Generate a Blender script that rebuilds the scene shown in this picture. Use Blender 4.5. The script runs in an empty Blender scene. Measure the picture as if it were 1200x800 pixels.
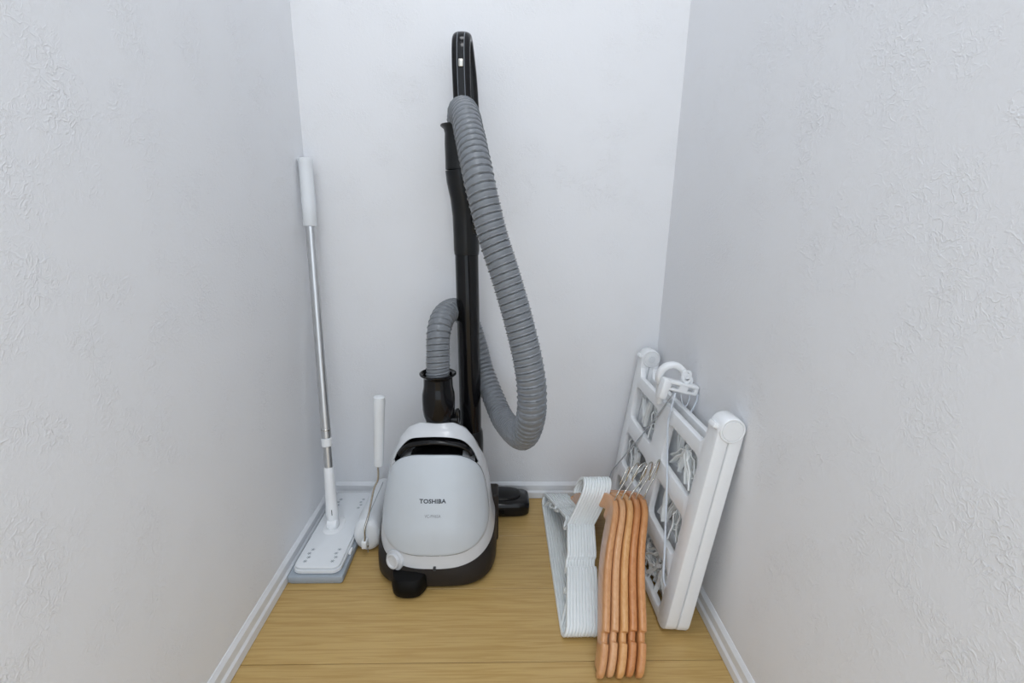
import bpy, bmesh, math, random
import numpy as np
from mathutils import Vector, Matrix, Euler
random.seed(4)
scene = bpy.context.scene
COL = scene.collection

# ------------------------------------------------------------------ camera
cam = bpy.data.cameras.new('camera')
cam.lens = 16.77; cam.sensor_width = 36; cam.clip_start = 0.01
camo = bpy.data.objects.new('camera', cam); COL.objects.link(camo)
RM = Matrix(((0.9995512, -0.00789466, -0.02889764),
             (-0.02594259, 0.25423738, -0.96679384),
             (0.01497937, 0.96710963, 0.25391847)))
camo.matrix_world = Matrix.Translation((0, 0, 0.70)) @ RM.to_4x4()
scene.camera = camo

# ------------------------------------------------------------------ light
world = bpy.data.worlds.new('world'); scene.world = world; world.use_nodes = True
bg = world.node_tree.nodes['Background']
bg.inputs[0].default_value = (0.86, 0.94, 1.03, 1); bg.inputs[1].default_value = 1.52
def area(name, loc, target, size, power, col):
    l = bpy.data.lights.new(name, 'AREA'); l.shape = 'DISK'; l.size = size; l.energy = power; l.color = col
    o = bpy.data.objects.new(name, l); COL.objects.link(o); o.location = loc
    o.rotation_euler = (Vector(target) - Vector(loc)).to_track_quat('-Z', 'Y').to_euler()
area('ceiling_lamp_light', (0.05, -0.75, 2.25), (0, 0.4, 0), 0.45, 5.0, (0.97, 0.985, 1.0))
area('closet_lamp_light', (-0.02, 0.42, 2.37), (-0.02, 0.42, 0), 0.45, 3.9, (0.96, 0.985, 1.0))
scene.view_settings.view_transform = 'Standard'; scene.view_settings.look = 'None'
scene.view_settings.gamma = 1; scene.view_settings.use_curve_mapping = False
scene.view_settings.exposure = 0.04

# ------------------------------------------------------------------ materials
def srgb(r, g, b):
    f = lambda c: (c / 12.92) if c <= 0.04045 else ((c + 0.055) / 1.055) ** 2.4
    return (f(r / 255), f(g / 255), f(b / 255), 1)
def mat(name, col, rough=0.5, metal=0.0, coat=0.0, spec=0.5, var=0.03, scale=40, bump=0.0, bscale=200, trans=0.0):
    m = bpy.data.materials.new(name); m.use_nodes = True
    nt = m.node_tree; b = nt.nodes['Principled BSDF']
    b.inputs['Roughness'].default_value = rough; b.inputs['Metallic'].default_value = metal
    b.inputs['Coat Weight'].default_value = coat; b.inputs['Coat Roughness'].default_value = 0.08
    b.inputs['Specular IOR Level'].default_value = spec
    b.inputs['Transmission Weight'].default_value = trans
    tc = nt.nodes.new('ShaderNodeTexCoord')
    n = nt.nodes.new('ShaderNodeTexNoise'); n.inputs['Scale'].default_value = scale; n.inputs['Detail'].default_value = 3
    nt.links.new(tc.outputs['Object'], n.inputs['Vector'])
    r = nt.nodes.new('ShaderNodeValToRGB')
    r.color_ramp.elements[0].position = 0.3; r.color_ramp.elements[1].position = 0.7
    r.color_ramp.elements[0].color = tuple(c * (1 - var) for c in col[:3]) + (1,)
    r.color_ramp.elements[1].color = tuple(min(1, c * (1 + var)) for c in col[:3]) + (1,)
    nt.links.new(n.outputs['Fac'], r.inputs[0]); nt.links.new(r.outputs[0], b.inputs['Base Color'])
    if bump:
        n2 = nt.nodes.new('ShaderNodeTexNoise'); n2.inputs['Scale'].default_value = bscale
        nt.links.new(tc.outputs['Object'], n2.inputs['Vector'])
        bp = nt.nodes.new('ShaderNodeBump'); bp.inputs['Strength'].default_value = bump; bp.inputs['Distance'].default_value = 0.001
        nt.links.new(n2.outputs['Fac'], bp.inputs['Height']); nt.links.new(bp.outputs[0], b.inputs['Normal'])
    return m

def wall_mat(name, col):
    m = bpy.data.materials.new(name); m.use_nodes = True
    nt = m.node_tree; b = nt.nodes['Principled BSDF']; L = nt.links.new
    b.inputs['Roughness'].default_value = 0.62; b.inputs['Specular IOR Level'].default_value = 0.35
    tc = nt.nodes.new('ShaderNodeTexCoord')
    n0 = nt.nodes.new('ShaderNodeTexNoise'); n0.inputs['Scale'].default_value = 3; n0.inputs['Detail'].default_value = 2
    L(tc.outputs['Object'], n0.inputs['Vector'])
    cr = nt.nodes.new('ShaderNodeValToRGB')
    cr.color_ramp.elements[0].color = tuple(c * 0.985 for c in col[:3]) + (1,); cr.color_ramp.elements[1].color = col
    L(n0.outputs['Fac'], cr.inputs[0]); L(cr.outputs[0], b.inputs['Base Color'])
    def math_(op, a, bb, clamp=False):
        x = nt.nodes.new('ShaderNodeMath'); x.operation = op; x.use_clamp = clamp
        for i, s in enumerate((a, bb)):
            if s is None: continue
            if isinstance(s, (int, float)): x.inputs[i].default_value = s
            else: L(s, x.inputs[i])
        return x.outputs[0]
    # trowelled ridges: thin worm lines where a distorted noise crosses its middle value, kept in patches
    def worms(scale, w, dist):
        a = nt.nodes.new('ShaderNodeTexNoise'); a.inputs['Scale'].default_value = scale; a.inputs['Detail'].default_value = 4
        a.inputs['Distortion'].default_value = dist
        L(tc.outputs['Object'], a.inputs['Vector'])
        d = math_('ABSOLUTE', math_('SUBTRACT', a.outputs['Fac'], 0.5), None)
        return math_('SUBTRACT', 1.0, math_('DIVIDE', d, w), True)
    patch = nt.nodes.new('ShaderNodeTexNoise'); patch.inputs['Scale'].default_value = 17; patch.inputs['Detail'].default_value = 2
    L(tc.outputs['Object'], patch.inputs['Vector'])
    pm = math_('MULTIPLY', math_('SUBTRACT', patch.outputs['Fac'], 0.40), 3.2, True)
    h1 = math_('MULTIPLY', math_('ADD', worms(62, 0.035, 0.5), math_('MULTIPLY', worms(135, 0.06, 0.4), 0.6)), pm)
    fine = nt.nodes.new('ShaderNodeTexNoise'); fine.inputs['Scale'].default_value = 200; fine.inputs['Detail'].default_value = 3
    L(tc.outputs['Object'], fine.inputs['Vector'])
    h = math_('ADD', h1, math_('MULTIPLY', fine.outputs['Fac'], 0.5))
    bp = nt.nodes.new('ShaderNodeBump'); bp.inputs['Strength'].default_value = 0.62; bp.inputs['Distance'].default_value = 0.0007
    L(h, bp.inputs['Height']); L(bp.outputs[0], b.inputs['Normal'])
    return m

def wood_mat(name, c0, c1, axis, rough=0.4, coat=0.2, sc=1.0, bump=0.15, fs=130, ls=5.0, soft=0.10):
    """grain stretched along one local axis"""
    m = bpy.data.materials.new(name); m.use_nodes = True
    nt = m.node_tree; b = nt.nodes['Principled BSDF']; L = nt.links.new
    b.inputs['Roughness'].default_value = rough; b.inputs['Coat Weight'].default_value = coat; b.inputs['Coat Roughness'].default_value = 0.2
    tc = nt.nodes.new('ShaderNodeTexCoord'); oi = nt.nodes.new('ShaderNodeObjectInfo')
    mp = nt.nodes.new('ShaderNodeMapping')
    s = [fs * sc] * 3; s[axis] = ls * sc
    mp.inputs['Scale'].default_value = s
    add = nt.nodes.new('ShaderNodeVectorMath'); add.operation = 'ADD'
    mul = nt.nodes.new('ShaderNodeVectorMath'); mul.operation = 'SCALE'; mul.inputs['Scale'].default_value = 9.0
    cmb = nt.nodes.new('ShaderNodeCombineXYZ')
    for i in range(3): L(oi.outputs['Random'], cmb.inputs[i])
    L(cmb.outputs[0], mul.inputs[0]); L(tc.outputs['Object'], add.inputs[0]); L(mul.outputs[0], add.inputs[1])
    L(add.outputs[0], mp.inputs['Vector'])
    n = nt.nodes.new('ShaderNodeTexNoise'); n.inputs['Scale'].default_value = 1.6; n.inputs['Detail'].default_value = 5
    n.inputs['Distortion'].default_value = 0.8
    L(mp.outputs[0], n.inputs['Vector'])
    r = nt.nodes.new('ShaderNodeValToRGB')
    r.color_ramp.elements[0].position = 0.36; r.color_ramp.elements[1].position = 0.60
    r.color_ramp.elements[0].color = c0; r.color_ramp.elements[1].color = c1
    L(n.outputs['Fac'], r.inputs[0])
    n2 = nt.nodes.new('ShaderNodeTexNoise'); n2.inputs['Scale'].default_value = 4.0; n2.inputs['Detail'].default_value = 1
    L(add.outputs[0], n2.inputs['Vector'])
    mx = nt.nodes.new('ShaderNodeMixRGB'); mx.blend_type = 'MULTIPLY'; mx.inputs[0].default_value = soft
    L(r.outputs[0], mx.inputs[1]); L(n2.outputs['Fac'], mx.inputs[2]); 
    L(mx.outputs[0], b.inputs['Base Color'])
    bp = nt.nodes.new('ShaderNodeBump'); bp.inputs['Strength'].default_value = bump; bp.inputs['Distance'].default_value = 0.0004
    L(n.outputs['Fac'], bp.inputs['Height']); L(bp.outputs[0], b.inputs['Normal'])
    return m

M = {}
M['wall'] = wall_mat('textured_wallpaper', (0.845, 0.855, 0.88, 1))
M['trim'] = mat('white_trim', (0.80, 0.82, 0.85, 1), 0.4)
M['gap'] = mat('dark_gap', srgb(70, 55, 42), 0.8)
M['floor'] = wood_mat('oak_floor', srgb(186, 151, 89), srgb(201, 168, 107), 0, 0.42, 0.15)
M['subfloor'] = mat('subfloor', srgb(80, 62, 45), 0.9)
M['white'] = mat('glossy_white_plastic', (0.88, 0.90, 0.92, 1), 0.28, coat=0.3, var=0.01)
M['shell'] = mat('vacuum_white_plastic', (0.66, 0.68, 0.71, 1), 0.25, coat=0.3, var=0.01)
M['lidw'] = mat('vacuum_lid_plastic', (0.58, 0.625, 0.67, 1), 0.3, coat=0.25, var=0.01)
M['mattewhite'] = mat('matte_white_plastic', (0.78, 0.81, 0.84, 1), 0.45, var=0.01)
M['hang'] = mat('hanger_white_plastic', (0.86, 0.90, 0.91, 1), 0.35, var=0.02)
M['clear'] = mat('milky_white_plastic', (0.88, 0.91, 0.91, 1), 0.3, var=0.03)
M['wire'] = mat('grey_white_wire', (0.50, 0.53, 0.57, 1), 0.35)
M['cord'] = mat('cord_white', (0.62, 0.67, 0.74, 1), 0.4)
M['black'] = mat('glossy_black_plastic', (0.006, 0.006, 0.007, 1), 0.12, spec=0.30)
M['satin'] = mat('satin_black_plastic', (0.010, 0.011, 0.012, 1), 0.28, spec=0.30, var=0.1)
M['rubber'] = mat('black_rubber', (0.004, 0.004, 0.004, 1), 0.5, spec=0.15, var=0.1)
M['casing'] = mat('dark_brown_grey_casing', srgb(44, 40, 38), 0.45, spec=0.25, var=0.04, bump=0.1, bscale=900)
M['hose'] = mat('grey_hose', srgb(122, 126, 131), 0.28, metal=0.0, var=0.02)
M['seam'] = mat('seam_dark', (0.05, 0.055, 0.06, 1), 0.6)
M['foam'] = mat('grey_foam', srgb(166, 175, 184), 0.9, bump=0.5, bscale=900)
M['steel'] = mat('brushed_aluminium', (0.62, 0.63, 0.64, 1), 0.30, metal=0.9, var=0.03)
M['chrome'] = mat('chrome_wire', (0.62, 0.60, 0.55, 1), 0.14, metal=1.0)
M['ink'] = mat('dark_ink', (0.03, 0.035, 0.045, 1), 0.5)
M['greyink'] = mat('grey_ink', (0.22, 0.24, 0.27, 1), 0.5)
M['slit'] = mat('grey_slit', (0.30, 0.34, 0.37, 1), 0.7)
WOOD = [wood_mat('beech_' + n_, srgb(*a), srgb(*b), 1, 0.28, 0.4, 1.0, 0.05, 110, 6.0, 0.06) for n_, a, b in (
    ('tan', (205, 146, 96), (215, 159, 110)), ('pale', (214, 160, 112), (223, 172, 126)), ('honey', (215, 158, 98), (224, 170, 112)),
    ('red', (198, 130, 78), (208, 143, 91)), ('orange', (204, 140, 86), (214, 153, 100)))]

# ------------------------------------------------------------------ mesh helpers
ORG = {}
def obj(name, bm, m, parent=None, smooth=True, angle=40, world_coords=True):
    """links a bmesh as one mesh object; geometry in world space is moved into the parent's space"""
    me = bpy.data.meshes.new(name)
    if parent is not None and world_coords:
        bmesh.ops.translate(bm, verts=bm.verts, vec=-ORG[parent.name])
    bmesh.ops.recalc_face_normals(bm, faces=bm.faces)
    bm.to_mesh(me); bm.free()
    me.materials.append(m)
    if smooth:
        me.polygons.foreach_set('use_smooth', [True] * len(me.polygons))
        me.set_sharp_from_angle(angle=math.radians(angle))
    o = bpy.data.objects.new(name, me); COL.objects.link(o)
    if parent is not None: o.parent = parent
    ORG[o.name] = ORG[parent.name] if parent is not None else Vector((0, 0, 0))
    return o
def thing(name, label, cat, loc, group=None, rot=(0, 0, 0), kind=None):
    o = bpy.data.objects.new(name, None); COL.objects.link(o); o.location = loc; o.rotation_euler = rot
    o.empty_display_size = 0.05
    if label: o['label'] = label
    if cat: o['category'] = cat
    if group: o['group'] = group
    if kind: o['kind'] = kind
    ORG[o.name] = Vector(loc)
    return o
def inst(name, me, parent, mx):
    o = bpy.data.objects.new(name, me); COL.objects.link(o); o.parent = parent; o.matrix_local = mx
    ORG[o.name] = ORG[parent.name]
    return o
def rbox(bm, c, s, r=0.001, seg=2, mx=None):
    g = bmesh.ops.create_cube(bm, size=1)
    v = g['verts']
    bmesh.ops.scale(bm, verts=v, vec=s)
    e = list({e for x in v for e in x.link_edges})
    if r > 0:
        res = bmesh.ops.bevel(bm, geom=e, offset=r, segments=seg, affect='EDGES', profile=0.5)
        v = list({x for f in res['faces'] for x in f.verts} | {x for x in v if x.is_valid})
    T = Matrix.Translation(c) if mx is None else mx @ Matrix.Translation(c)
    bmesh.ops.transform(bm, matrix=T, verts=v)
def ring_loft(bm, rings, cap=True):
    rows = [[bm.verts.new(p) for p in r] for r in rings]
    n = len(rows[0])
    for a, b in zip(rows, rows[1:]):
        for i in range(n):
            bm.faces.new((a[i], a[(i + 1) % n], b[(i + 1) % n], b[i]))
    if cap:
        bm.faces.new(rows[0][::-1]); bm.faces.new(rows[-1])
    return rows
def lathe(bm, prof, axis_p, seg=40, mx=None, cap=True):
    """prof: (radius, height) along +z from axis_p, or through mx"""
    T = Matrix.Translation(axis_p) if mx is None else Matrix.Translation(axis_p) @ mx
    rings = [[T @ Vector((max(r, 1e-5) * math.cos(2 * math.pi * i / seg), max(r, 1e-5) * math.sin(2 * math.pi * i / seg), h)) for i in range(seg)] for r, h in prof]
    ring_loft(bm, rings, cap)
def catmull(P, n):
    P = [Vector(p) for p in P]; out = []
    Q = [P[0] * 2 - P[1]] + P + [P[-1] * 2 - P[-2]]
    for i in range(1, len(Q) - 2):
        a, b, c, d = Q[i - 1:i + 3]
        for k in range(n):
            t = k / n
            out.append(0.5 * ((2 * b) + (c - a) * t + (2 * a - 5 * b + 4 * c - d) * t * t + (3 * b - a - 3 * c + d) * t ** 3))
    out.append(P[-1]); return out
def resample(P, ds):
    L = [0]
    for a, b in zip(P, P[1:]): L.append(L[-1] + (b - a).length)
    n = max(2, int(L[-1] / ds)); out = []; j = 0
    for k in range(n + 1):
        s = L[-1] * k / n
        while j < len(L) - 2 and L[j + 1] < s: j += 1
        t = (s - L[j]) / max(1e-9, L[j + 1] - L[j]); out.append(P[j].lerp(P[j + 1], min(1, max(0, t))))
    return out, L[-1]
def frames(P, ref=None):
    T = []
    for i in range(len(P)):
        a = P[max(0, i - 1)]; b = P[min(len(P) - 1, i + 1)]; T.append((b - a).normalized())
    fr = []
    if ref is None:
        u = T[0].orthogonal().normalized()
        for t in T:
            u = (u - t * u.dot(t)).normalized(); fr.append((u, t.cross(u)))
    else:
        ref = Vector(ref)
        for t in T:
            u = (ref - t * ref.dot(t)).normalized(); fr.append((u, t.cross(u)))
    return fr
def tube(bm, P, r, seg=16, ref=None, n=2.0, cap=True):
    """r: number, list, or list of (a, b) half sizes along ref / across; n: superellipse power"""
    P = [Vector(p) for p in P]; fr = frames(P, ref); rings = []
    for i, p in enumerate(P):
        q = r if isinstance(r, (int, float)) else r[i]
        a, b = (q, q) if isinstance(q, (int, float)) else q
        u, v = fr[i]; ring = []
        for k in range(seg):
            t = 2 * math.pi * k / seg; c, s = math.cos(t), math.sin(t)
            ring.append(p + u * a * math.copysign(abs(c) ** (2 / n), c) + v * b * math.copysign(abs(s) ** (2 / n), s))
        rings.append(ring)
    ring_loft(bm, rings, cap)
def pipe(name, P, r, m, parent, seg=16, **k):
    bm = bmesh.new(); tube(bm, P, r, seg, **k); return obj(name, bm, m, parent)
def superring(cx, cy, z, a, b, n=3, seg=48, bback=None, nb=None):
    out = []
    for k in range(seg):
        t = 2 * math.pi * k / seg; c, s = math.cos(t), math.sin(t)
        bb, nn = (b, n) if s < 0 or bback is None else (bback, nb or n)
        out.append(Vector((cx + a * math.copysign(abs(c) ** (2 / nn), c), cy + bb * math.copysign(abs(s) ** (2 / nn), s), z)))
    return out

# ------------------------------------------------------------------ the setting
XL, XR, YB = -0.4150, 0.3805, 1.088
Y0 = -0.30
def slab(name, a, b, m, parent=None, r=0.0):
    bm = bmesh.new(); c = [(p + q) / 2 for p, q in zip(a, b)]; s = [abs(q - p) for p, q in zip(a, b)]
    rbox(bm, c, s, r, 1); o = obj(name, bm, m, parent, smooth=False)
    if parent is None: o['kind'] = 'structure'
    return o
slab('wall_left', (XL - 0.09, Y0, -0.03), (XL, YB + 0.09, 2.4), M['wall'])
slab('wall_right', (XR, Y0, -0.03), (XR + 0.09, YB + 0.09, 2.4), M['wall'])
slab('wall_back', (XL, YB, -0.03), (XR, YB + 0.09, 2.4), M['wall'])
slab('ceiling', (XL - 0.09, Y0, 2.4), (XR + 0.09, YB + 0.09, 2.46), M['wall'])
floor = thing('floor', None, None, (0, 0, 0), kind='structure')
bm = bmesh.new(); rbox(bm, (0, -0.3, -0.018), (2.8, 2.8, 0.010), 0); obj('subfloor', bm, M['subfloor'], floor, False)
pitch = 0.1580
k = 0; y = 0.6170 + pitch * 3
while y > -1.7:
    wide = y - pitch < Y0
    x0, x1 = (-1.35, 1.35) if wide else (XL, XR)
    bm = bmesh.new(); rbox(bm, (0, 0, 0), (x1 - x0, pitch - 0.0011, 0.013), 0.0006, 1)
    o = obj('floor_board', bm, M['floor'], None, smooth=False); o.parent = floor
    o.location = ((x0 + x1) / 2, y - pitch / 2, -0.0065)
    if k == 0:
        pass
    y -= pitch; k += 1

# stepped skirting: profile (distance from wall, height)
PROF = [(0, 0.044), (0.0010, 0.0438), (0.0050, 0.0360), (0.0051, 0.0215), (0.0079, 0.0165), (0.0080, 0.0012), (0, 0.0012)]
def skirting(name, f, a, b):
    bm = bmesh.new(); ring_loft(bm, [[Vector(f(d, s, h)) for d, h in PROF] for s in (a, b)])
    o = obj(name, bm, M['trim'], None, smooth=False); o['kind'] = 'structure'; return o
skirting('baseboard_left', lambda d, s, h: (XL + d, s, h), Y0, YB)
skirting('baseboard_right', lambda d, s, h: (XR - d, s, h), Y0, YB)
skirting('baseboard_back', lambda d, s, h: (s, YB - d, h), XL + 0.008, XR - 0.008)

# ------------------------------------------------------------------ vacuum cleaner
VX = -0.122
vac = thing('vacuum_cleaner', 'white and dark grey canister vacuum cleaner stood upright with grey ribbed hose and black wand', 'vacuum cleaner', (VX, 0.87, 0))
ZT = [.03, .05, .111, .164, .217, .269, .29, .299, .302]
HW = [.119, .119, .113, .106, .095, .074, .058, .040, .015]
YF = [.772, .774, .785, .803, .826, .853, .868, .880, .895]
YC, NS = .90, 2.6
def smooth_i(z, T):
    zz = np.linspace(ZT[0], ZT[-1], 220)
    return float(np.interp(z, ZT, T))
def sy(x, z):
    hw = smooth_i(z, HW); yf = smooth_i(z, YF)
    a = min(abs((x - VX) / hw), .9995)
    return YC - (YC - yf) * (1 - a ** NS) ** (1 / NS)
def snorm(x, z):
    e = 0.004
    n = Vector(((sy(x + e, z) - sy(x - e, z)) / (2 * e), -1, (sy(x, z + e) - sy(x, z - e)) / (2 * e)))
    return n.normalized()
def onshell(x, z, off=0.0):
    return Vector((x, sy(x, z), z)) + snorm(x, z) * off
# white shell
bm = bmesh.new(); rings = []
zs = list(np.linspace(.043, .26, 16)) + list(np.linspace(.266, .296, 8)) + [.299, .3008, .302]
for z in zs:
    hw = smooth_i(z, HW); yf = smooth_i(z, YF)
    r = superring(VX, YC, z, hw, YC - yf, NS, 96, .040 * min(1, hw / .06), 3.5)
    w = max(0, (0.111 - z) / 0.068)
    w2 = min(1, max(0, (z - .20) / .07))
    for p in r: p.z += w * 0.30 * max(0, p.y - .775) - w2 * .70 * max(0, p.y - .885)
    rings.append(r)
ring_loft(bm, rings)
shell = obj('body_shell', bm, M['shell'], vac)
# carry-handle opening cut through the shell
OUT = [(-0.0853, 0.2273), (-0.0763, 0.2469), (-0.0596, 0.2675), (-0.044, 0.2763), (-0.0167, 0.2796), (0.0166, 0.2797), (0.0414, 0.2761), (0.0597, 0.2676), (0.0746, 0.2494), (0.0865, 0.2241)]
LOW = [(0.0800, 0.2230), (0.0640, 0.2370), (0.0424, 0.2410), (0.0046, 0.2425), (-0.0201, 0.2420), (-0.0472, 0.2395), (-0.0633, 0.2340), (-0.0767, 0.2240)]
top = catmull([(a, 0, b) for a, b in OUT], 4); low = catmull([(a, 0, b) for a, b in LOW], 4)
loop = [Vector((p.x + VX, 0, p.z)) for p in top + low]
cz = sum(p.z for p in loop) / len(loop)
def cutring(y, f): return [Vector((VX + (p.x - VX) * f, y, cz + (p.z - cz) * f)) for p in loop]
bm = bmesh.new(); ring_loft(bm, [cutring(.78, 1), cutring(.905, .96)])
cut = obj('cutter', bm, M['black'], vac)
md = shell.modifiers.new('cut', 'BOOLEAN'); md.operation = 'DIFFERENCE'; md.object = cut; md.solver = 'EXACT'
dg = bpy.context.evaluated_depsgraph_get(); dg.update()
me2 = bpy.data.meshes.new_from_object(shell.evaluated_get(dg)); shell.modifiers.clear(); shell.data = me2
me2.materials.clear(); me2.materials.append(M['shell'])
for p in me2.polygons: p.material_index = 0
me2.set_sharp_from_angle(angle=math.radians(35))
bpy.data.objects.remove(cut)
# black lining of the opening
bm = bmesh.new()
def lin(f, dy): return [Vector((VX + (p.x - VX) * f, sy(VX + (p.x - VX) * f, cz + (p.z - cz) * f) + dy, cz + (p.z - cz) * f)) for p in loop]
def lin2(f, y): return [Vector((VX + (p.x - VX) * f, y, cz + (p.z - cz) * f)) for p in loop]
rows = [lin(.985, -.0006), lin(.975, .0004), lin2(.95, .888), lin2(.80, .896), lin2(.02, .898)]
ring_loft(bm, rows, cap=False)
obj('handle_recess', bm, M['black'], vac)
bm = bmesh.new()
gp = catmull([(VX - .070, .868, .240), (VX - .055, .864, .258), (VX - .03, .862, .266), (VX, .861, .269), (VX + .03, .862, .266), (VX + .055, .864, .258), (VX + .070, .868, .240)], 5)
tube(bm, gp, [(.006, .010)] * len(gp), 14, ref=(0, 0, 1))
obj('carry_handle', bm, M['black'], vac)
# lid
ZC, HZ = .1612, .0885
def lidp(rho, t, nn=3.9):
    c, s = math.cos(t), math.sin(t)
    X = math.copysign(abs(c) ** (2 / nn), c) * rho; Z = math.copysign(abs(s) ** (2 / nn), s) * rho
    z = ZC + HZ * Z - 0.006 * Z * 0
    return VX + smooth_i(z, HW) * .95 * X, z
bm = bmesh.new(); SEG = 96; rings = []
for rho, off in [(.0004, .0038), (.05, .0038), (.2, .0038), (.4, .0038), (.6, .0038), (.8, .0038), (.92, .0038), (.965, .0036), (.985, .0030), (.996, .0018), (1.0, -.0015)]:
    rings.append([onshell(*lidp(rho, 2 * math.pi * i / SEG), off) for i in range(SEG)])
ring_loft(bm, rings, cap=False); 
lid = obj('lid', bm, M['lidw'], vac, angle=60)
bm = bmesh.new()
ring_loft(bm, [[onshell(*lidp(r_, 2 * math.pi * i / SEG), o_) for i in range(SEG)] for r_, o_ in ((.992, .0002), (.996, .0006), (1.010, .0004), (1.012, -.0004))], cap=False)
obj('lid_seam', bm, M['seam'], vac)
# dark lower casing
bm = bmesh.new(); rings = []
for z, hw, yf, nn in [(.0035, .112, .780, 3.4), (.006, .117, .775, 3.4), (.012, .1215, .7715, 3.4), (.026, .1225, .7705, 3.2), (.038, .1220, .7712, 2.9), (.0465, .1200, .7730, 2.65)]:
    r = superring(VX, YC, z, hw, YC - yf, nn, 96, .062, 4.5)
    w = max(0, (z - .006) / .040)
    for p in r: p.z += w * 0.31 * max(0, p.y - .775)
    rings.append(r)
ring_loft(bm, rings); obj('lower_casing', bm, M['casing'], vac)
bm = bmesh.new()
rbox(bm, (VX + .0040, .937, .060), (.2430, .050, .116), .006, 3)
ring_loft(bm, [superring(VX, .945, z, a, .022, 4, 48) for z, a in ((.05, .104), (.16, .096), (.22, .080), (.255, .055), (.265, .035))])
obj('rear_casing', bm, M['casing'], vac)
# fat front caster
bm = bmesh.new()
ring_loft(bm, [superring(VX - .0445, .800, z, a * 1.0, b, 3.0, 40) for z, a, b in ((.0003, .026, .044), (.002, .031, .0500), (.007, .0345, .0535), (.020, .0355, .0545), (.032, .0350, .0530), (.038, .032, .049), (.041, .02, .03))])
obj('caster', bm, M['rubber'], vac)
bm = bmesh.new()
ring_loft(bm, [superring(VX + .075, .90, z, a, a, 2, 24) for z, a in ((.0003, .012), (.004, .015), (.012, .015))])
obj('caster', bm, M['rubber'], vac)
# cord-rewind dial on a white tab at the lower left
def disc_on(x, z, prof, m, nm, parent, sx=1.0):
    c = onshell(x, z, 0); q = snorm(x, z).to_track_quat('Z', 'X').to_matrix().to_4x4()
    bm = bmesh.new(); lathe(bm, prof, c, 36, q); return obj(nm, bm, m, parent)
dx, dz = VX - .074, .0545
disc_on(dx, dz, [(.0205, -.010), (.0205, .002), (.019, .0038), (.0125, .0042)], M['shell'], 'dial_base', vac)
disc_on(dx, dz, [(.0150, .0), (.0150, .0080), (.0140, .0094), (.0108, .0092), (.0098, .0072), (.001, .0068)], M['shell'], 'dial', vac)
# printed wording
def text_on(body, xc, zc, width, height, m, nm, off, boldness=0.0, spacing=1.0):
    cu = bpy.data.curves.new(nm, 'FONT'); cu.body = body; cu.align_x = 'CENTER'; cu.align_y = 'CENTER'
    cu.offset = boldness; cu.space_character = spacing; cu.resolution_u = 3
    to = bpy.data.objects.new(nm, cu); COL.objects.link(to)
    dg = bpy.context.evaluated_depsgraph_get(); dg.update()
    me = bpy.data.meshes.new_from_object(to.evaluated_get(dg)); bpy.data.objects.remove(to)
    xs = [v.co.x for v in me.vertices]; ys = [v.co.y for v in me.vertices]
    kx = width / (max(xs) - min(xs)); ky = height / (max(ys) - min(ys)); mx_, my_ = (max(xs) + min(xs)) / 2, (max(ys) + min(ys)) / 2
    bm = bmesh.new(); bm.from_mesh(me); bpy.data.meshes.remove(me)
    for v in bm.verts:
        v.co = onshell(xc + (v.co.x - mx_) * kx, zc + (v.co.y - my_) * ky, off)
    return obj(nm, bm, m, lid, smooth=False)
text_on('TOSHIBA', VX, .1724, .0500, .0076, M['ink'], 'brand_lettering', .0041, .032, 1.05)
text_on('VC-PH6SA', VX + .0004, .1468, .0300, .0058, M['greyink'], 'type_lettering', .0041, .0, 1.05)
bm = bmesh.new(); c = onshell(VX + .004, .048, 0); rbox(bm, c, (.0052, .006, .008), .001, 2); obj('dust_indicator', bm, M['seam'], vac)
# hose socket on top
bm = bmesh.new()
rbox(bm, (VX + .012, .920, .291), (.062, .050, .026), .004, 2); rbox(bm, (VX + .040, .908, .306), (.007, .010, .026), .002, 2)
obj('socket_base', bm, M['black'], vac)
bm = bmesh.new()
lathe(bm, [(.023, .288), (.0265, .294), (.0305, .306), (.0325, .320), (.0330, .338), (.0325, .352), (.0298, .364), (.0290, .370), (.0285, .386), (.0335, .391), (.0365, .3935), (.0365, .3955), (.034, .3965), (.0285, .3930), (.0265, .386), (.026, .345), (.001, .345)], (VX + .0022, .908, 0), 48)
obj('hose_socket', bm, M['black'], vac)
# ribbed hose
HP = [(-.0765, .985, .825), (-.0765, .985, .850), (-.0752, .977, .8720), (-.0695, .938, .8800), (-.0590, .8723, .8650), (-.0490, .8230, .8280), (-.0331, .7722, .7614), (-.0187, .7565, .7035), (-.0080, .7514, .6655), (.0073, .7444, .6207), (.0217, .7372, .5753), (.0349, .7299, .5292), (.0463, .7224, .4825), (.0542, .7196, .4334), (.0545, .7320, .3760), (.0440, .7900, .3150), (.0150, .9160, .2870), (-.0055, .9775, .3060), (-.0315, 1.0300, .3563), (-.0500, 1.0500, .4208), (-.0686, 1.0560, .4700), (-.0914, 1.0400, .4990), (-.1105, .9750, .5010), (-.1188, .9350, .4763), (-.1200, .9150, .4251), (-.1200, .9090, .3826), (-.1200, .908, .3480)]
P, Ltot = resample(catmull(HP, 24), 0.00095)
fr = frames(P); PT = .0112; SG = 30; R0 = .0222
def ridge(x):
    x = x % 1.0
    return .0025 * max(0, 1 - abs(x - .10) / .10) ** 0.8 - .0022 * max(0, 1 - abs(x - .26) / .09) + .0011 * math.sin(math.pi * x)
rings = []
for i, p in enumerate(P):
    s = Ltot * i / (len(P) - 1); u, v = fr[i]; ring = []
    for k2 in range(SG):
        t = 2 * math.pi * k2 / SG; r = R0 + ridge(s / PT - k2 / SG)
        ring.append(p + (u * math.cos(t) + v * math.sin(t)) * r)
    rings.append(ring)
bm = bmesh.new(); ring_loft(bm, rings); obj('hose', bm, M['hose'], vac, angle=80)
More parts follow.
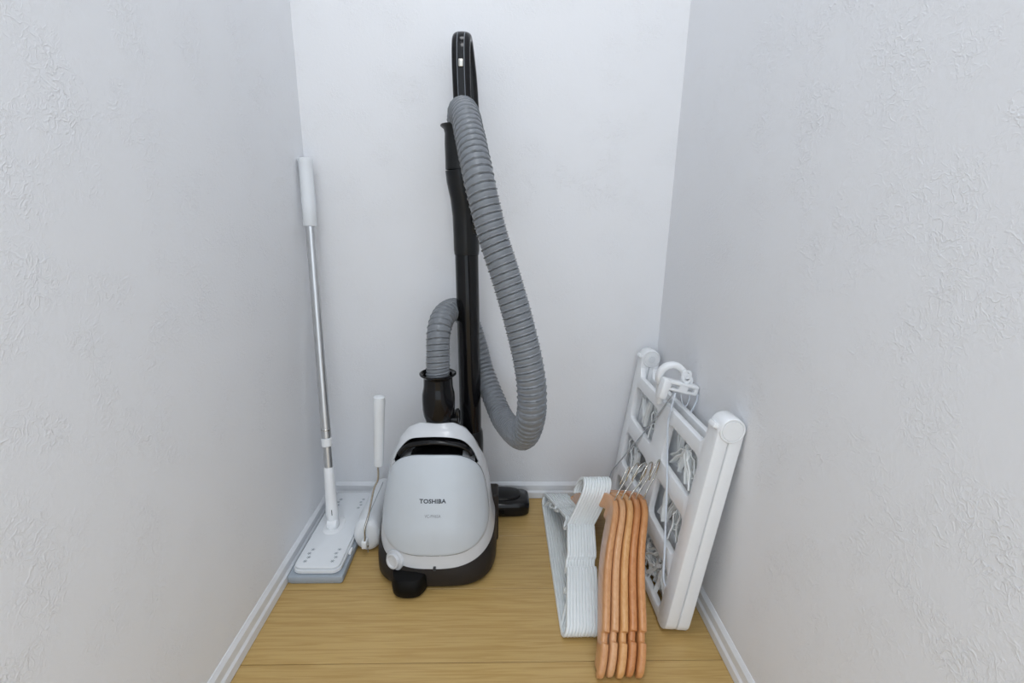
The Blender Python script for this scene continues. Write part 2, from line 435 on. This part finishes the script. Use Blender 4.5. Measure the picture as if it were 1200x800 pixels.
# wand
bm = bmesh.new()
tube(bm, [(-.0600, 1.006, .055), (-.0600, 1.004, .10), (-.0615, 1.0, .30), (-.0665, 1.0, .625)], .0240, 36)
wand = obj('wand_pipe', bm, M['black'], vac)
bm = bmesh.new()
tube(bm, [(-.0595, 1.006, .040), (-.0596, 1.005, .060), (-.0598, 1.003, .205), (-.0602, 1.002, .225), (-.0603, 1.002, .23)], [.022, .0275, .0275, .0265, .0245], 36)
obj('lower_joint', bm, M['satin'], vac)
bm = bmesh.new()
WP = [(-.0665, 1.0, .622), (-.0665, 1.0, .632), (-.0668, .999, .66), (-.0675, .997, .70), (-.0700, .992, .735), (-.0745, .987, .765), (-.0765, .986, .786)]
tube(bm, WP, [.0250, .0262, .0262, .0266, .0275, .0290, .0292], 40)
obj('handle_pipe', bm, M['satin'], vac)
bm = bmesh.new()
tube(bm, [(-.0766, .986, .7862), (-.0770, .9855, .81), (-.0780, .985, .832), (-.0780, .985, .850), (-.0780, .985, .858), (-.0780, .985, .8635), (-.0780, .985, .8655), (-.0780, .985, .8640), (-.0780, .985, .850)],
     [.0287, .0284, .0278, .0272, .0290, .0355, .0350, .0300, .0250], 40, cap=False)
obj('hose_collar', bm, M['satin'], vac)
bm = bmesh.new()
for z in (.735, .715, .69): rbox(bm, (-.046, .975, z), (.014, .014, .014), .003, 2)
rbox(bm, (-.048, .980, .715), (.016, .010, .10), .004, 2)
obj('release_latch', bm, M['satin'], vac)
# grip loop
bm = bmesh.new()
GP = catmull([(-.0700, 1.030, .770), (-.0718, 1.026, .82), (-.0720, 1.018, .87), (-.0728, 1.008, .92), (-.0738, 1.001, .97), (-.0738, 1.001, 1.003), (-.0728, 1.010, 1.020), (-.070, 1.026, 1.021), (-.066, 1.042, 1.000), (-.060, 1.050, .955), (-.0555, 1.052, .90), (-.0545, 1.047, .85), (-.0580, 1.035, .79), (-.064, 1.02, .74)], 6)
rad = []
for i in range(len(GP)):
    f_ = i / (len(GP) - 1)
    rad.append((.0175 if f_ < .5 else .0175 - .004 * min(1, (f_ - .5) * 4), .011))
tube(bm, GP, rad, 24, ref=(1, 0, 0), n=2.6)
grip = obj('grip', bm, M['black'], vac)
for sx in (-.0066, .0066):
    bm = bmesh.new(); PP = [p + Vector((sx, 0, 0)) for p in GP[8:38]]
    fr2 = frames(PP, (1, 0, 0))
    side = [p + v * .0108 for p, (u, v) in zip(PP, fr2)]
    alt = [p - v * .0108 for p, (u, v) in zip(PP, fr2)]
    pick = side if side[4].y < alt[4].y else alt
    tube(bm, pick, (.0007), 6); obj('grip_seam', bm, M['greyink'], grip)
bm = bmesh.new(); rbox(bm, (-.0735, .9905, .974), (.0095, .006, .014), .002, 2); obj('power_switch', bm, M['chrome'], grip)
# floor head
bm = bmesh.new()
def headring(z, inset, f=1.0): return superring(-.060, 1.037, z, .139 - inset, .0395 - inset, 7, 64)
ring_loft(bm, [headring(.002, .004), headring(.006, .001), headring(.026, 0), headring(.032, .0015), headring(.036, .006)])
ring_loft(bm, [superring(-.060, 1.045, z, .118 - i_, .030 - i_, 4, 48) for z, i_ in ((.033, 0), (.040, .002), (.043, .008))])
head = obj('floor_head', bm, M['black'], vac)
bm = bmesh.new(); rbox(bm, (-.0595, 1.022, .045), (.056, .050, .030), .008, 3); obj('swivel_neck', bm, M['satin'], vac)
bm = bmesh.new(); rbox(bm, (.012, .9975, .018), (.013, .004, .012), .001, 1); obj('head_window', bm, M['rubber'], head)

# ------------------------------------------------------------------ flat mop
mop = thing('flat_mop', 'white flat floor mop with aluminium pole leaning into the left corner', 'mop', (-.352, .928, 0))
def rrect(cx, cy, z, a, b, r, k=6):
    out = []
    for qx, qy, a0 in ((1, -1, -90), (1, 1, 0), (-1, 1, 90), (-1, -1, 180)):
        for i in range(k + 1):
            t = math.radians(a0 + 90 * i / k)
            out.append(Vector((cx + qx * (a - r) + r * math.cos(t), cy + qy * (b - r) + r * math.sin(t), z)))
    return out
HX, HY, HA, HB = -.3530, .929, .0532, .1400
bm = bmesh.new()
ring_loft(bm, [rrect(HX, HY, z, HA - i_, HB - i_, .004 + i_ * .3) for z, i_ in ((.0003, .0025), (.004, .0004), (.013, 0), (.016, .0008))])
obj('foam_pad', bm, M['foam'], mop)
bm = bmesh.new()
ring_loft(bm, [rrect(HX, HY + .001, z, HA - i_, HB - i_, .016) for z, i_ in ((.0155, .010), (.019, .0065), (.0215, .0065), (.0245, .0068))])
plate = obj('base_plate', bm, M['mattewhite'], mop)
bm = bmesh.new()
ring_loft(bm, [rrect(HX - .001, HY + .003, z, HA - i_, HB - i_, .015) for z, i_ in ((.0245, .0105), (.0265, .0085), (.0285, .0088), (.0295, .0105))])
obj('top_plate', bm, M['mattewhite'], mop)
for cx, cy in ((-.3795, .835), (-.3255, .835), (-.3795, 1.015), (-.3255, 1.015)):
    bm = bmesh.new()
    for j in range(4):
        yy = cy + (j - 1.5) * .0115
        for a in (0.35, 1.4, 2.44):
            rbox(bm, (0, 0, 0), (.0085, .0008, .0006), 0, 1, Matrix.Translation((cx + (.0015 if j % 2 else -.0015), yy, .0296)) @ Matrix.Rotation(a, 4, 'Z'))
    obj('cloth_slits', bm, M['slit'], mop, False)
for yy in (.86,):
    bm = bmesh.new(); rbox(bm, (HX + HA - .004, yy, .0195), (.005, .018, .006), .001, 1); obj('cloth_clip', bm, M['white'], mop)
JB = Vector((-.3610, .925, .030)); TP = Vector((-.3985, 1.052, .812)); D = (TP - JB).normalized()
at = lambda l: JB + D * l
bm = bmesh.new()
ring_loft(bm, [superring(JB.x, JB.y + .008, z, a, b, 2.5, 32) for z, a, b in ((.0290, .0215, .034), (.0305, .0205, .032), (.0315, .012, .02))])
obj('joint_base', bm, M['white'], mop)
bm = bmesh.new()
lathe(bm, [(.004, -.013), (.0115, -.010), (.0135, 0), (.0115, .010), (.004, .013)], (JB.x, JB.y, .040), 24, Matrix.Rotation(math.pi / 2, 4, 'Y'))
rbox(bm, (JB.x - .001, JB.y - .002, .036), (.013, .022, .014), .004, 2)
obj('universal_joint', bm, M['white'], mop)
pipe('pole_socket', [at(.012), at(.020), at(.035), at(.05), at(.10), at(.135), at(.137)], [.0085, .0120, .0135, .0125, .0112, .0105, .0095], M['white'], mop, 28)
bm = bmesh.new(); tube(bm, [at(.035) + Vector((.004, -.0125, 0)), at(.047) + Vector((.004, -.0128, 0))], .0008, 6); obj('socket_mark', bm, M['ink'], mop)
pipe('lower_pole', [at(.13), at(.25)], .0086, M['steel'], mop, 28)
pipe('pole_collar', [at(.184), at(.185), at(.201), at(.202)], [.0100, .0112, .0112, .0100], M['white'], mop, 28)
pipe('upper_pole', [at(.205), at(.40), at(.665)], .0100, M['steel'], mop, 28)
bm = bmesh.new(); tube(bm, [at(.219), at(.220), at(.221), at(.222)], [.0100, .0106, .0106, .0100], 28); obj('pole_ring', bm, M['chrome'], mop)
pipe('grip', [at(.652), at(.6535), at(.70), at(.76), at(.778), at(.783), at(.787), at(.789)], [.0128, .0138, .0140, .0138, .0142, .0155, .0150, .011], M['mattewhite'], mop, 32)

# ------------------------------------------------------------------ carpet roller in its case
rol = thing('carpet_lint_roller', 'white carpet lint roller in a rounded case beside the vacuum cleaner', 'lint roller', (-.272, .96, 0))
bm = bmesh.new(); RY = Matrix.Rotation(-math.pi / 2, 4, 'X')
CXr, CZr = -.2752, .0390
lathe(bm, [(.001, 0), (.024, .0005), (.0335, .004), (.0375, .0105), (.0385, .018), (.0385, .165), (.036, .174), (.001, .176)], (CXr, .878, CZr), 48, RY)
for v in bm.verts: v.co.x = CXr + (v.co.x - CXr) * .78
case = obj('case', bm, M['mattewhite'], rol)
bm = bmesh.new(); rbox(bm, (CXr + .0015, .8772, .018), (.0009, .0012, .032), 0); rbox(bm, (CXr + .0015, .960, .0782), (.0009, .14, .0009), 0)
obj('case_seam', bm, M['slit'], case)
bm = bmesh.new(); rbox(bm, (CXr - .002, .870, .030), (.011, .016, .017), .002, 2); obj('axle_clip', bm, M['white'], rol)
WR = catmull([(CXr + .004, .872, .022), (CXr - .001, .866, .030), (CXr - .0005, .868, .046), (CXr + .0000, .872, .066), (CXr + .0060, .884, .090), (CXr + .0170, .895, .142), (CXr + .0250, .898, .160), (CXr + .0275, .898, .175), (CXr + .0278, .898, .20)], 6)
pipe('wire_arm', WR, .0021, M['chrome'], rol, 12)
g0 = Vector((-.2455, .898, .195)); g1 = Vector((-.2362, .898, .350)); gd = g1 - g0
pipe('grip', [g0, g0 + gd * .02, g0 + gd * .35, g0 + gd * .8, g0 + gd * .92, g0 + gd * .985, g1], [.0065, .0098, .0105, .0112, .0122, .0110, .006], M['mattewhite'], rol, 28)

# ------------------------------------------------------------------ white plastic hangers
def white_body():
    """closed strip in the hanger's plane: y along the floor, z up; notches near the neck on both shoulders"""
    W = .415; c = W / 2; h = .088
    near = [(.024, .0), (.014, .0008), (.0065, .0045), (.0030, .0105), (.0035, .0170), (.0085, .0225), (.050, .0375), (.103, .0575), (.108, .0575), (.1095, .0500), (.1185, .0540), (.128, .0600), (.1295, .0665), (.135, .0700), (.170, .0815), (.192, .0895)]
    dip = [(.199, .0880), (.201, .078), (.2075, .0735)]
    half = near + dip
    full = half + [(W - a, b) for a, b in reversed(half[:-1])]
    return full
def strip(bm, pts, hx, ht, closed=True, inset=.25):
    """sweep a small rounded bar with half thickness hx (x) and ht (in plane) along pts in the yz plane"""
    V = [Vector((p[2] if len(p) > 2 else 0, p[0], p[1])) for p in pts]; n = len(V); rows = []
    prof = [(-1, -.55), (-.9, -.88), (-.66, -1), (.66, -1), (.9, -.88), (1, -.55), (1, .55), (.9, .88), (.66, 1), (-.66, 1), (-.9, .88), (-1, .55)]
    for i in range(n):
        a = V[(i - 1) % n] if closed or i > 0 else V[0]; b = V[(i + 1) % n] if closed or i < n - 1 else V[-1]
        d1 = (V[i] - a); d2 = (b - V[i])
        d1 = d1.normalized() if d1.length > 0 else d2.normalized(); d2 = d2.normalized() if d2.length > 0 else d1
        t = (d1 + d2).normalized(); nrm = Vector((0, -t.z, t.y)); k_ = 1 / max(.6, math.sqrt(max(0.05, (1 + d1.dot(d2)) / 2)))
        rows.append([V[i] + Vector((hx * px_, 0, 0)) + nrm * ht * pz_ * k_ for px_, pz_ in prof])
    if closed: rows.append(rows[0])
    ring_loft(bm, rows, cap=not closed)
    if closed: bmesh.ops.remove_doubles(bm, verts=bm.verts, dist=1e-6)
WG = 'slim white plastic hangers nested in a row on the floor'
bm = bmesh.new()
HT = .0030; HX_ = .00255
pts = [(a, b + HT) for a, b in white_body()]
strip(bm, pts, HX_, HT)
# strap hooks under the shoulders and small base ties
for sgn in (0, 1):
    q = lambda a: (.415 - a) if sgn else a
    strip(bm, [(q(.072), .0465), (q(.071), .038), (q(.075), .0335), (q(.080), .036), (q(.081), .041)], HX_ * .9, .0016, False)
    strip(bm, [(q(.030), .004), (q(.040), .020), (q(.052), .0375)], HX_ * .8, .0016, False)
wmesh = obj('frame_tmp', bm, M['hang'], None, angle=35); wme = wmesh.data; bpy.data.objects.remove(wmesh); wme.name = 'hanger_frame'
bm = bmesh.new()
hk = [(.1985, .086), (.1970, .105), (.1968, .145)]
for i in range(15):
    t = math.radians(178 - 215 * i / 14); hk.append((.2215 + .0248 * math.cos(t), (.160 + .0285 * math.sin(t))))
strip(bm, hk, HX_, .0028, False)
wh = obj('hook_tmp', bm, M['hang'], None, angle=35); whe = wh.data; bpy.data.objects.remove(wh)
ORD = ['first', 'second', 'third', 'fourth', 'fifth', 'sixth', 'seventh', 'eighth', 'ninth', 'tenth']
wproto = None
for i in range(10):
    loc = (.1140 + .0057 * i, .6530 + random.uniform(-.0002, .0002), .0006)
    lab = ('slim white plastic hanger at the outer left of the nested row, nearest the vacuum cleaner' if i == 0 else
           'slim white plastic hanger at the right of the nested row, against the wooden hangers' if i == 9 else
           'slim white plastic hanger, %s from the left in the nested row' % ORD[i])
    r = thing('plastic_hanger', lab, 'hanger', loc, WG, rot=(0, math.atan(.375), 0))
    inst('frame', wme, r, Matrix.Identity(4)); inst('hook', whe, r, Matrix.Identity(4))

# ------------------------------------------------------------------ wooden hangers
OGR = 'orange wooden hangers standing in a row on the floor'
def wooden(i):
    k_ = .305 - .010 * i
    root = thing('wooden_hanger', None, 'hanger', (.1592 + .0155 * i, 0.573 + [0, .002, 0, .002, 0][i], 0), OGR, rot=(0, math.atan(k_), -.030))
    C2 = .236; N = 120; rows = []
    def mid(s):      # outer edge height in the plane
        a = abs(s - C2) / C2
        return .0
    # outer edge polyline from the near tip to the neck, mirrored
    E = catmull([(0, .010, .0), (0, .004, .012), (0, .012, .030), (0, .030, .052), (0, .060, .078), (0, .100, .108), (0, .140, .136), (0, .180, .162), (0, .210, .177), (0, .236, .182)], 14)
    E = E + [Vector((0, 2 * C2 - p.y, p.z)) for p in reversed(E[:-1])]
    E, L_ = resample(E, .0025)
    n = len(E)
    for j, p in enumerate(E):
        a = E[max(0, j - 1)]; b = E[min(n - 1, j + 1)]; t = (b - a).normalized(); nv = Vector((0, t.z, -t.y))  # towards the inside
        s = L_ * j / (n - 1); d = min(s, L_ - s)
        wd = .030 + (.016 * min(1, d / .25) ** 1.5 if s < L_ * .53 else 0)
        wd *= min(1, .42 + d / .030)
        rec = 0.0
        if .0620 < d < .0760: rec = .0062
        elif d <= .0620: rec = -.0012 * (1 - ((d - .031) / .031) ** 2) + .0012
        th = (.0058 + .0003 * math.sin(d * 9)) * min(1, .62 + d / .05)
        if .0620 < d < .0760: th *= .90
        bow = .010 * math.exp(-((d - L_ / 2) / .075) ** 2) - .005 * math.exp(-((d - L_ * .27) / .09) ** 2)
        ring = []
        o0 = p + nv * rec; o1 = p + nv * wd
        o1.y = min(o1.y, C2 - .0002) if p.y < C2 - 1e-5 else (max(o1.y, C2 + .0002) if p.y > C2 + 1e-5 else C2)
        R = min(th, .0058)
        prof = [(-th, .0095), (-th, .0040), (-th * .80, .0012), (-th * .42, .0), (th * .42, .0), (th * .80, .0012), (th, .0040), (th, .0095)]
        inner = [(th, -.006), (th * .72, -.0015), (th * .3, 0), (-th * .3, 0), (-th * .72, -.0015), (-th, -.006)]
        for x_, q_ in prof: ring.append(o0 + nv * q_ + Vector((x_ + bow, 0, 0)))
        for x_, q_ in inner: ring.append(o1 + nv * q_ + Vector((x_ + bow, 0, 0)))
        rows.append(ring)
    bm = bmesh.new(); ring_loft(bm, rows)
    lo = min(v.co.z for v in bm.verts)
    bmesh.ops.translate(bm, verts=bm.verts, vec=(0, 0, -lo + .002))
    b = obj('shoulder_bar', bm, WOOD[i], root, world_coords=False, angle=50)
    # chrome hook
    ang = [math.radians(a) for a in (58, 50, 42, 50, 56)][i]; hs = [.92, 1.0, 1.0, 1.0, 1.06][i]
    zt = .182 - lo; H = [(0, -.01), (0, .010), (.0015, .016), (.009, .023), (.0175, .031)]
    for q in range(13):
        a = math.radians(-32 + 222 * q / 12); H.append((.0215 * math.cos(a), .046 + .0235 * math.sin(a)))
    ca, sa = math.cos(ang), math.sin(ang)
    hp = [Vector((.008 + a * ca * hs, C2 + a * sa * hs, zt + b_ * hs * 1.2)) for a, b_ in H]
    bm = bmesh.new(); tube(bm, catmull(hp, 4), .0016, 10)
    obj('hook', bm, M['chrome'], root, world_coords=False)
    return root
WL = ['orange wooden hanger with chrome hook, leftmost of the wooden five, touching the white hangers',
      'pale orange wooden hanger, second from the left of the wooden five',
      'pale orange wooden hanger standing in the middle of the wooden five',
      'reddish orange wooden hanger, second from the right of the wooden five',
      'orange wooden hanger, rightmost of the five, beside the folded laundry hanger']
for i in range(5):
    r = wooden(i); r['label'] = WL[i]

# ------------------------------------------------------------------ folding laundry hanger with pegs
KL = .125
fol = thing('folding_laundry_hanger', 'white folded laundry drying hanger with pegs leaning on the right wall', 'laundry hanger', (.3110, .660, 0))
et = Vector((KL, 0, 1)).normalized(); es = Vector((-.018, 1, 0)).normalized(); en = -(es.cross(et)).normalized()
O = Vector((.3095, .660, .0035))
F = lambda s, t, n=0: O + es * s + et * t + en * n
FM = Matrix(((es.x, et.x, en.x, O.x), (es.y, et.y, en.y, O.y), (es.z, et.z, en.z, O.z), (0, 0, 0, 1)))
LS, LT = .407, .395
def plate(outer, holes, depth, bev, zoff):
    cu = bpy.data.curves.new('tmp', 'CURVE'); cu.dimensions = '2D'; cu.fill_mode = 'BOTH'
    for L_ in [outer] + holes:
        sp = cu.splines.new('POLY'); sp.points.add(len(L_) - 1)
        for i, (a, b) in enumerate(L_): sp.points[i].co = (a, b, 0, 1)
        sp.use_cyclic_u = True
    cu.extrude = depth / 2 - bev; cu.bevel_depth = bev; cu.bevel_resolution = 1; cu.offset = -bev
    to = bpy.data.objects.new('tmp', cu); COL.objects.link(to)
    dg = bpy.context.evaluated_depsgraph_get(); dg.update()
    me = bpy.data.meshes.new_from_object(to.evaluated_get(dg)); bpy.data.objects.remove(to)
    bm = bmesh.new(); bm.from_mesh(me); bpy.data.meshes.remove(me)
    bmesh.ops.remove_doubles(bm, verts=bm.verts, dist=1e-5)
    bmesh.ops.transform(bm, matrix=FM @ Matrix.Translation((0, 0, zoff)), verts=bm.verts)
    return bm
def rr(x0, y0, x1, y1, r, k=4):
    rs = r if isinstance(r, (tuple, list)) else (r,) * 4; out = []
    for (cx, cy, a0, q) in ((x1, y0, -90, rs[0]), (x1, y1, 0, rs[1]), (x0, y1, 90, rs[2]), (x0, y0, 180, rs[3])):
        sx = -1 if cx == x1 else 1; sy_ = -1 if cy == y1 else 1
        for i in range(k + 1):
            t = math.radians(a0 + 90 * i / k); out.append((cx + sx * q + q * math.cos(t), cy + sy_ * q + q * math.sin(t)))
    return out
cols = [(.037, .170), (.231, .377)]
rows_ = [(.018, .094), (.128, .206), (.243, .320)]
holes = [rr(a, c, b, d, .012, 2) for a, b in cols for c, d in rows_]
outer = rr(0, 0, LS, LT, (.045, .004, .004, .045), 8)
holes.append(rr(.075, .366, LS - .075, LT + .02, .012, 2)) if False else None
outer = [(.045, 0)] + [p for p in rr(0, 0, LS, LT, (.045, .004, .004, .045), 8)]
# the top edge dips between the two hinge posts
def outline():
    p = rr(0, 0, LS, LT, (.026, .004, .004, .026), 8)
    br = p[:9]; bl = p[27:36]
    return br + [(LS, LT), (LS - .030, LT), (LS - .031, .365), (LS - .044, .3465), (.044, .3465), (.031, .365), (.030, LT), (0, LT)] + bl
for zo, sg in ((.0143, 1), (-.0143, -1)):
    bm = plate(outline(), holes[:6], .0130, .003, zo)
    for s0, s1, rads in ((-.0006, .034, (.003, .003, .003, .024)), (LS - .029, LS + .0006, (.024, .003, .003, .003))):
        b2 = plate(rr(s0, -.0006, s1, .392, rads, 7), [], .0206, .0022, zo - sg * .0033)
        m2 = bpy.data.meshes.new('tmp'); b2.to_mesh(m2); b2.free(); bm.from_mesh(m2); bpy.data.meshes.remove(m2)
    obj('folding_frame', bm, M['white'], fol, angle=28)
# hinge barrels
for s0, s1 in ((-.003, .032), (LS - .032, LS + .002)):
    bm = bmesh.new()
    q = Matrix(((en.x, et.x, es.x, 0), (en.y, et.y, es.y, 0), (en.z, et.z, es.z, 0), (0, 0, 0, 1)))
    lathe(bm, [(.001, 0), (.0155, 0), (.0162, .0014), (.0168, .0014), (.0174, 0), (.0192, 0), (.0203, .0012), (.0206, .004), (.0206, s1 - s0 - .002), (.0195, s1 - s0), (.001, s1 - s0)], F(s0, .388), 48, q)
    rbox(bm, ((0, 0, 0)), (.012, .020, .008), .002, 2, Matrix.Translation(F((s0 + s1) / 2, .390, .0215)) @ Matrix.Rotation(.4, 4, 'Y'))
    obj('hinge_barrel', bm, M['white'], fol)
bm = bmesh.new(); lathe(bm, [(.0078, -.0015), (.0078, .002), (.001, .002)], F(LS - .0335, .388), 20, q); obj('hinge_pin', bm, M['mattewhite'], fol)
# bracket across both halves, with slots, and the big hook
BY = .845
bm = bmesh.new()
BM_ = Matrix.Translation((.3500, BY, .3920)) @ Matrix.Rotation(math.radians(13), 4, 'Y')
rbox(bm, (-.001, 0, .006), (.058, .020, .0065), .002, 2, BM_); rbox(bm, (-.001, 0, -.0075), (.058, .018, .0055), .002, 2, BM_)
for x_ in (-.028, 0, .025): rbox(bm, (x_, 0, -.001), (.008 if x_ else .018, .018, .013), .0015, 1, BM_)
rbox(bm, (-.034, 0, -.010), (.016, .022, .040), .004, 2, BM_)
obj('bracket', bm, M['white'], fol)
bm = bmesh.new(); hp = []
for i in range(17):
    t = math.radians(-12 + 225 * i / 16); hp.append(Vector((.3340 + .0235 * math.cos(t), BY + .012 + .010 * i / 16, .4050 + .0250 * math.sin(t))))
hp.append(Vector((.3160, BY + .024, .378))); hp.append(Vector((.3170, BY + .026, .350)))
tube(bm, hp, [(.0085, .0062)] * len(hp), 14, ref=(0, 1, 0), n=3.2); obj('main_hook', bm, M['white'], fol)
bm = bmesh.new()
for c_, r_ in (((.3555, BY, .4090), .0070), ((.3600, BY + .004, .4030), .0075), ((.3560, BY, .4170), .0055)):
    lathe(bm, [(r_ + .003, -.0035), (r_ + .003, .0035), (r_ - .002, .0035), (r_ - .002, -.0035), (r_ + .003, -.0035)], c_, 20, Matrix.Rotation(math.radians(80), 4, 'X') @ Matrix.Rotation(.3, 4, 'Y'), cap=False)
obj('swivel_link', bm, M['white'], fol)
# suspension wires and cords
pipe('suspension_wire', catmull([(.3330, BY - .002, .382), (.3290, .8463, .3672), (.3165, .9142, .2772), (.3035, .9803, .1939), (.2885, 1.060, .0950), (.2845, 1.070, .0700), (.2835, 1.072, .0500)], 6), .0014, M['wire'], fol, 8)
pipe('cord', catmull([(.3330, .832, .384), (.3285, .827, .372), (.3250, .825, .3529), (.3215, .8225, .3194), (.3115, .7744, .2402), (.2985, .7194, .1373), (.2950, .7046, .0997), (.2945, .6981, .0839), (.3000, .690, .0700)], 6), .0019, M['cord'], fol, 8)
pipe('cord', catmull([(.3835 - .006, .838, .380), (.3770, .838, .365), (.3700, .838, .345), (.3640, .842, .315)], 5), .0019, M['cord'], fol, 8)
pipe('cord', catmull([(.346, .838, .378), (.350, .836, .362), (.357, .836, .356), (.362, .838, .366), (.363, .838, .380)], 5), .0009, M['cord'], fol, 6)
# pegs
bm = bmesh.new()
for sg in (-1, 1):
    V = [Vector((sg * a, b, 0)) for a, b in ((.0075, -.030), (.0062, -.016), (.0030, -.002), (.0050, .012), (.0060, .020), (.0015, .028))]
    tube(bm, V, [(.0015, .0040), (.0016, .0045), (.0016, .0048), (.0016, .0048), (.0016, .0046), (.0014, .004)], 8, ref=(1, 0, 0), n=4)
lathe(bm, [(.0062, -.0012), (.0062, .0012), (.0046, .0012), (.0046, -.0012), (.0062, -.0012)], (0, -.004, 0), 14, cap=False)
pegm = obj('peg_tmp', bm, M['clear'], None, angle=50); pme = pegm.data; bpy.data.objects.remove(pegm)
bm = bmesh.new()
lathe(bm, [(.0052, -.0009), (.0052, .0009), (.0036, .0009), (.0036, -.0009), (.0052, -.0009)], (0, 0, 0), 14, cap=False)
rm = obj('ring_tmp', bm, M['clear'], None); rme = rm.data; bpy.data.objects.remove(rm)
rnd = random.Random(9)
spots = []
for (a, b) in cols:
    for (c, d) in rows_[1:]:
        for kx in range(7):
            spots.append((a + .014 + kx * (b - a - .028) / 6 + rnd.uniform(-.004, .004), d - .038 + rnd.uniform(-.012, .004), rnd.uniform(-.010, .012), rnd.uniform(-.9, .9), rnd.uniform(0, 3.1)))
for a, b in ((.245, .066), (.27, .06), (.30, .066), (.33, .062)):
    spots.append((a, b, rnd.uniform(-.01, .01), rnd.uniform(-.5, .5), rnd.uniform(0, 3)))
for kx in range(16):     # loose heap on the bottom rail
    spots.append((.052 + .0065 * kx + rnd.uniform(-.006, .006), .042 + rnd.uniform(0, .024), rnd.uniform(-.006, .012), rnd.uniform(-1.4, 1.4), rnd.uniform(0, 3)))
for s_, t_, n_, a_, b_ in spots:
    mx = Matrix.Translation(-ORG[fol.name]) @ FM @ Matrix.Translation((s_, t_, n_)) @ Matrix.Rotation(a_, 4, 'Z') @ Matrix.Rotation(b_, 4, 'Y')
    pg = inst('peg', pme, fol, mx)
    inst('peg_ring', rme, pg, Matrix.Translation((0, .033, 0)) @ Matrix.Rotation(1.2, 4, 'Y'))
